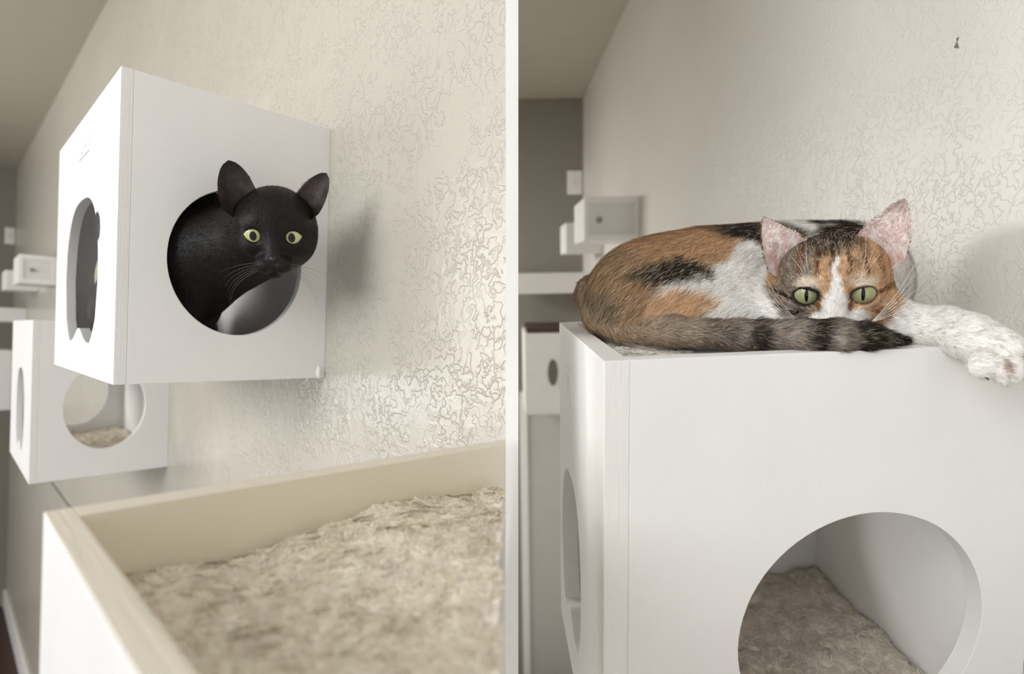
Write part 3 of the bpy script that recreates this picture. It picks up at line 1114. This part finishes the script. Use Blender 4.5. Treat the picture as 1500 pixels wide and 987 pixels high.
# ------------------------------------------------------------------ calico cat
cp, cr = (0.2708, 0.4765, 0.0421), (0.3029, -0.0691, -0.4693)
hc_ = rodr(cr) @ FACE
TAIL = [(P3(872, 432, 0.575), 0.021), (P3(882, 462, 0.550), 0.018), (P3(915, 480, 0.520), 0.0145), (P3(985, 485, 0.485), 0.0120), (P3(1080, 490, 0.455), 0.0112), (P3(1180, 491, 0.427), 0.0120), (P3(1225, 492, 0.421), 0.0118), (P3(1270, 493, 0.420), 0.0095), (P3(1322, 499, 0.423), 0.0035)]
ARM = [(P3(1262, 478, 0.478), 0.019), (P3(1330, 476, 0.456), 0.0165), (P3(1385, 482, 0.437), 0.0165), (P3(1422, 494, 0.418), 0.0168), (P3(1462, 514, 0.404), 0.0165)]
TOES = [(P3(1440, 534, 0.396), (0.0085, 0.0095, 0.0105)), (P3(1474, 540, 0.391), (0.0095, 0.011, 0.0125)), (P3(1506, 530, 0.395), (0.0085, 0.010, 0.0115)), (P3(1522, 508, 0.402), (0.008, 0.009, 0.010))]


def chain(p, nodes, k=0.006):
    d = np.full(len(p), 1e3)
    for (a, ra), (b, rb) in zip(nodes[:-1], nodes[1:]):
        d = smin(d, sd_cone(p, a, b, ra, rb), k)
    return d


def arm_sdf(p):
    d = chain(p, ARM)
    for c, r in TOES:
        d = smin(d, sd_ell(p, c, r), 0.002)
    return d


def body_sdf(p):
    d = sd_ell(p, P3(1045, 428, 0.575), (0.098, 0.062, 0.066))
    d = smin(d, sd_ell(p, P3(948, 438, 0.555), (0.060, 0.055, 0.056)), 0.03)
    d = smin(d, sd_ell(p, P3(1165, 420, 0.575), (0.085, 0.052, 0.066)), 0.03)
    d = smin(d, sd_ell(p, P3(1258, 412, 0.56), (0.045, 0.042, 0.054)), 0.03)
    d = smin(d, sd_ell(p, P3(1060, 475, 0.525), (0.095, 0.045, 0.034)), 0.03)
    d = smin(d, sd_ell(p, P3(1200, 470, 0.510), (0.060, 0.045, 0.032)), 0.03)
    return d


cneck = (np.array([0, -0.5, -0.1]) * HS) @ hc_.T + np.array(cp)
calico_body = [(body_sdf, 0.001), (lambda p: sd_cone(p, cneck, P3(1240, 420, 0.55), 0.036, 0.045), 0.02),
               (lambda p: chain(p, TAIL), 0.004), (arm_sdf, 0.008)]

ORANGE, TAN, DARK, BROWN, GREY, WHITE, CREAM = LN(198, 160, 120), LN(196, 160, 120), LN(62, 56, 52), LN(120, 98, 76), LN(122, 110, 98), LN(252, 249, 244), LN(236, 222, 204)


def calico_col(P, q, fl, hair=False):
    n = len(P)
    db, dt, da = body_sdf(P), chain(P, TAIL), arm_sdf(P)
    rh = np.linalg.norm((q - np.array([0, -0.1, 0])) / np.array([1.12, 1.25, 1.05]), axis=1)
    # trunk, laid out on the flank (x along the body, z up), in design units of 1/1000
    X = P[:, 0] / 0.555 * 826 + 750
    Y = 493.5 - P[:, 2] / 0.555 * 826
    wob = 16 * vnoise(P * 55) + 8 * vnoise(P * 170 + 4)
    X, Y = X + wob, Y + 0.7 * wob
    C = np.tile(WHITE, (n, 1))
    st = 0.5 + 0.5 * vnoise(np.stack([P[:, 0] * 60 + P[:, 2] * 90, P[:, 1] * 20, P[:, 2] * 240], 1))
    og = ORANGE[None] * (0.8 + 0.4 * st[:, None])
    m = 4 * blob(X, Y, 985, 352, 145, 40, -10) + 0.4
    C = C * (1 - np.clip(m, 0, 1)[:, None]) + og * np.clip(m, 0, 1)[:, None]
    C = mixc(C, LN(172, 142, 108), 3 * blob(X, Y, 900, 425, 62, 66, 0) + 0.3)
    C = mixc(C, LN(216, 182, 146), 3 * blob(X, Y, 972, 455, 52, 26, -25))
    C = mixc(C, DARK, (3.2 * blob(X, Y, 965, 400, 62, 24, -4) + 0.1) * (0.65 + 0.4 * st))
    C = mixc(C, DARK, (3.5 * blob(X, Y, 1112, 342, 80, 24, 6) + 0.1) * (0.7 + 0.35 * st))
    C = mixc(C, DARK, (3.5 * blob(X, Y, 1160, 370, 18, 32, 0)))
    C = mixc(C, LN(62, 50, 40), 3 * blob(X, Y, 1222, 336, 46, 26, 0))
    C = mixc(C, LN(66, 55, 46), 4 * blob(X, Y, 1095, 490, 75, 20, 0))
    C = mixc(C, LN(140, 122, 100), 3 * blob(X, Y, 872, 462, 36, 50, 0))
    # tail: grey brown with dark rings towards the end
    nod = np.array([t[0] for t in TAIL])
    s = P[:, 0]
    sx = (s - nod[1, 0]) / (nod[-1, 0] - nod[1, 0])
    tc = mixc(np.tile(LN(182, 160, 134), (n, 1)), LN(152, 143, 133), sx * 2.2)
    ring = 0.5 + 0.5 * np.sin(sx * 40 + 1.6 * vnoise(P * 70))
    tc = mixc(tc, LN(30, 27, 26), np.clip((sx - 0.25) * 4, 0, 1) * np.clip(ring * 1.5 - 0.35 + 0.5 * vnoise(P * 120), 0, 0.9))
    tc = mixc(tc, LN(34, 31, 30), np.clip((sx - 0.80) * 6, 0, 1))
    w = np.clip((db - dt) / 0.003 + 0.5, 0, 1)
    C = C * (1 - w[:, None]) + tc * w[:, None]
    # arm and paw
    w = np.clip((np.minimum(db, dt) - da) / 0.003 + 0.5, 0, 1)
    C = mixc(C, WHITE, w)
    for a_, b_ in ((0, 1), (1, 2)):                # stained fur between the toes
        m_ = (TOES[a_][0] + TOES[b_][0]) / 2 + np.array([0, -0.006, 0.0])
        C = mixc(C, LN(150, 118, 104), 1.1 * (1 - np.sqrt(((P[:, 0] - m_[0]) / 0.0028) ** 2 + ((P[:, 2] - m_[2]) / 0.0100) ** 2)))
    # head
    x, y, z = q[:, 0], q[:, 1], q[:, 2]            # +x is the picture's left
    wb = 0.05 * vnoise(q * 4.5) + 0.03 * vnoise(q * 11 + 3)
    x2, z2 = x + wb, z + wb
    left = np.clip((x2 - 0.30 + 0.25 * np.clip(-z2, 0, 1)) / 0.2 + 0.5, 0, 1)
    H = mixc(np.tile(LN(206, 170, 132), (n, 1)), LN(142, 129, 115), left)
    tick = 0.5 + 0.5 * vnoise(np.stack([q[:, 0] * 16, q[:, 1] * 5, q[:, 2] * 6], 1))
    H = H * (0.68 + 0.60 * tick[:, None])
    # light brows and lids
    for s_ in (1, -1):
        H = mixc(H, CREAM, 1.9 * blob(x2, z2, 0.40 * s_, 0.22, 0.26, 0.13, -12 * s_) + 0.05)
    H = mixc(H, LN(204, 176, 146), 2.0 * blob(x2, z2, -0.62, -0.28, 0.26, 0.14))
    # forehead streaks
    stripe = np.clip(1.5 * np.sin(x2 * 26 + 0.8) - 0.35, 0, 1) * np.clip((z2 - 0.22) * 5, 0, 1) * np.clip((0.78 - np.abs(x2)) * 5, 0, 1)
    H = mixc(H, LN(122, 74, 40), 0.85 * stripe * np.clip(1.4 - 1.6 * np.clip(x2 - 0.3, 0, 1), 0, 1))
    H = mixc(H, LN(60, 48, 40), np.clip((z2 - 0.58) * 5, 0, 1) * np.clip(1.25 - np.abs(x2 - 0.05) / 0.46, 0, 1) * 1.2 * (0.5 + 0.7 * tick))
    H = mixc(H, DARK, 1.3 * np.clip((z2 - 0.60) * 5, 0, 1) * np.clip(1.4 - np.abs(x2) / 0.42, 0, 1))
    # dark cheek stripes on the grey side, rust ones on the orange side
    for (cx, cz, rx, rz, ro) in ((0.78, 0.00, 0.26, 0.055, 18), (0.66, -0.30, 0.30, 0.09, -18), (0.62, -0.50, 0.30, 0.07, -28), (0.86, -0.22, 0.16, 0.06, 0)):
        H = mixc(H, LN(46, 41, 38), 2.2 * blob(x2, z2, cx, cz, rx, rz, ro))
    H = mixc(H, LN(196, 158, 112), 2 * blob(x2, z2, 0.96, 0.22, 0.14, 0.24))
    for (cx, cz, rx, rz, ro) in ((-0.78, 0.02, 0.26, 0.06, -14), (-0.72, -0.36, 0.26, 0.10, 40), (-0.60, -0.52, 0.16, 0.10, 40)):
        H = mixc(H, LN(150, 98, 56), 2.2 * blob(x2, z2, cx, cz, rx, rz, ro))
    # white blaze and muzzle
    bl = (0.045 + 0.24 * np.clip(0.48 - z2, 0, 2) ** 1.25) - np.abs(x2 + 0.02)
    H = mixc(H, WHITE, np.clip(bl * 16 + 0.3, 0, 1) * (z2 < 0.62))
    H = mixc(H, WHITE, 4 * blob(x2, z2, 0.0, -0.62, 0.62, 0.36) + 0.2)
    H = mixc(H, WHITE, 3 * blob(x2, z2, -0.30, -0.40, 0.22, 0.2))
    # eye liner
    for s_ in (1, -1):
        r = np.hypot((x - 0.42 * s_) / 1.18, z / 0.92)
        H = mixc(H, LN(40, 32, 30) if s_ > 0 else LN(92, 62, 54), np.clip(((0.225 if s_ > 0 else 0.205) - r) * 30, 0, 1) * (y > 0.2))
        H = mixc(H, LN(150, 96, 70), 2.5 * blob(x, z, 0.215 * s_, -0.19, 0.05, 0.10))
    H = mixc(H, WHITE, np.clip((-0.55 - y) * 3, 0, 1) * np.clip((0.75 - z) * 4, 0, 1))
    w = np.clip((1.02 - rh) * 9, 0, 1) * (np.minimum(dt, da) > -0.0005 if not hair else np.minimum(dt, da) > 0.0012)
    C = C * (1 - w[:, None]) + H * w[:, None]
    if hair:                                       # ticked guard hairs in the coloured coat
        lum = C.mean(1)
        rnd = rng.random(n)
        C = mixc(C, LN(226, 208, 184), np.where(dt < db, 0.35, 0.55) * ((rnd < 0.20) & (lum < 0.45)))
        C = mixc(C, LN(58, 46, 38), 0.55 * ((rnd > 0.86) & (lum < 0.40)))
    # ears
    inn = (fl == 2) * 1.0
    e = mixc(np.tile(LN(232, 216, 210), (n, 1)), LN(226, 196, 192), np.clip(1.5 - z * 1.3, 0, 1))
    e = mixc(e, LN(244, 238, 232), 0.75 * np.clip(1.2 * vnoise(np.stack([x * 14, y * 4, z * 5], 1)) + 0.1, 0, 1))
    e = mixc(e, LN(170, 148, 140), np.clip((z - 1.12) * 4, 0, 0.6))
    C = C * (1 - inn[:, None]) + e * inn[:, None]
    C = mixc(C, LN(150, 118, 88), 1.0 * (fl == 1))
    return C


def calico_flow(P, q, fl, R):
    v = q - np.array([0, 1.0, -0.45])
    er = fl > 0
    v[er] = np.stack([np.where(q[er][:, 0] > 0, -0.55, 0.55), 0.1 + 0 * q[er][:, 0], 0.9 + 0 * q[er][:, 0]], 1)
    hd = norm(v) @ R.T
    db, dt, da = body_sdf(P), chain(P, TAIL), arm_sdf(P)
    bd = np.tile(np.array([-0.75, -0.15, -0.62]), (len(P), 1))
    td = np.tile(np.array([1.0, -0.22, -0.03]), (len(P), 1))
    far = P[:, 0] < TAIL[2][0][0]
    td[far] = (0.45, -0.55, -0.75)
    ad = np.where((P[:, 0] > ARM[2][0][0])[:, None], np.array([[0.65, -0.5, -0.55]]), np.array([[1.0, -0.35, -0.1]]))
    out = bd
    out = np.where(((dt < db))[:, None], td, out)
    out = np.where(((da < db) & (da < dt))[:, None], ad, out)
    w = np.clip((np.linalg.norm(q, axis=1) - 1.15) / 0.25, 0, 1)
    w = np.where(np.minimum(dt, da) < 0.001, 1, w)[:, None]
    return hd * (1 - w) + out * w


def calico_len(P, q, fl):
    l = np.full(len(P), 0.0125)
    db, dt, da = body_sdf(P), chain(P, TAIL), arm_sdf(P)
    l[dt < db] = 0.0080
    l[(da < db) & (da < dt)] = 0.0045
    l[(da < db) & (da < dt) & (P[:, 0] > ARM[3][0][0])] = 0.0028
    r = np.linalg.norm(q, axis=1)
    m = (r < 1.25) & (np.minimum(dt, da) > 0.001)
    l[m] = 0.0052
    l[m & (q[:, 2] > 0.45)] = 0.0065
    l[m & (q[:, 1] > 0.45)] = 0.0034
    l[fl > 0] = 0.0030
    return l


clo = P3(846, 520, 0.50)
lo_c = np.array([0.045, 0.370, -0.058])
hi_c = np.array([0.405, 0.640, 0.135])
E_CL = dict(B=(0.66, -0.05, 0.50), T=(1.12, -0.26, 1.30), hw0=0.42, cup=0.22, S=(0.85, 0.2, -0.5), tip=(1.25, 0.80))
E_CR = dict(B=(0.66, -0.05, 0.55), T=(1.04, -0.28, 1.42), hw0=0.41, cup=0.22, S=(0.85, 0.2, -0.4), tip=(1.4, 0.75))
calico, cw, cbase = build_cat('calico_cat', 'calico cat with white orange and dark patches lying curled on the cube', P3(1100, 512, 0.5), cp, cr, calico_body, lo_c, hi_c, 0.0018,
    dict(eye=(0.205, 0.170), tilt=-14, lid=0.115), (E_CL, E_CR), calico_col, calico_flow, 170000, calico_len, M['calico_fur'], lin(150, 154, 114), lin(176, 178, 136), (0.032, 0.125), M['nose_pink'], 0.00021, (0, 4), liftv=lambda P, q, fl: np.where(np.linalg.norm(q, axis=1) < 1.4, 0.42, 0.30), kblend=0.012, strand_mat=M['calico_strand'],
    wfun=lambda c: 1.0 + 1.6 * (np.linalg.norm(c - np.array(cp), axis=1) < 0.06) + 0.5 * (c[:, 1] < 0.5))
wk = []
for s in (1, -1):
    for i in range(6):
        r0 = np.array([0.30 * s, 0.80, -0.48 - 0.03 * i])
        r1 = np.array([(0.85) * s, 0.85, -0.36 + 0.04 * i])
        r2 = np.array([(1.45 - 0.05 * i) * s, 0.45, 0.02 + 0.13 * i])
        wk.append(bez(*[cw(x[None])[0] - cbase for x in (r0, r1, r2)]))
tube('whisker', wk, 0.00020, M['whisker_white'], calico)
wk = []
for s in (1, -1):
    for i in range(3):
        wk.append(bez(*[cw(np.array(x)[None])[0] - cbase for x in ((0.34 * s, 0.66, 0.22), ((0.45 + 0.06 * i) * s, 0.78, 0.65), ((0.42 + 0.16 * i) * s, 0.62, 1.02 - 0.1 * i))]))
tube('brow_whisker', wk, 0.00016, M['whisker_white'], calico)
for (px, py, d) in ((1446, 554, 0.3905), (1487, 541, 0.386)):
    c = P3(px, py, d) - cbase
    obj('claw', mesh_from('claw', [c + np.array(v) * 0.001 for v in ((-2.2, 0, 0.6), (2.2, 0, 1.4), (0.5, -0.9, 0.2), (1.2, 0.2, -1.6))], [(0, 1, 2), (0, 2, 3), (1, 3, 2), (0, 3, 1)]), M['claw'], calico)
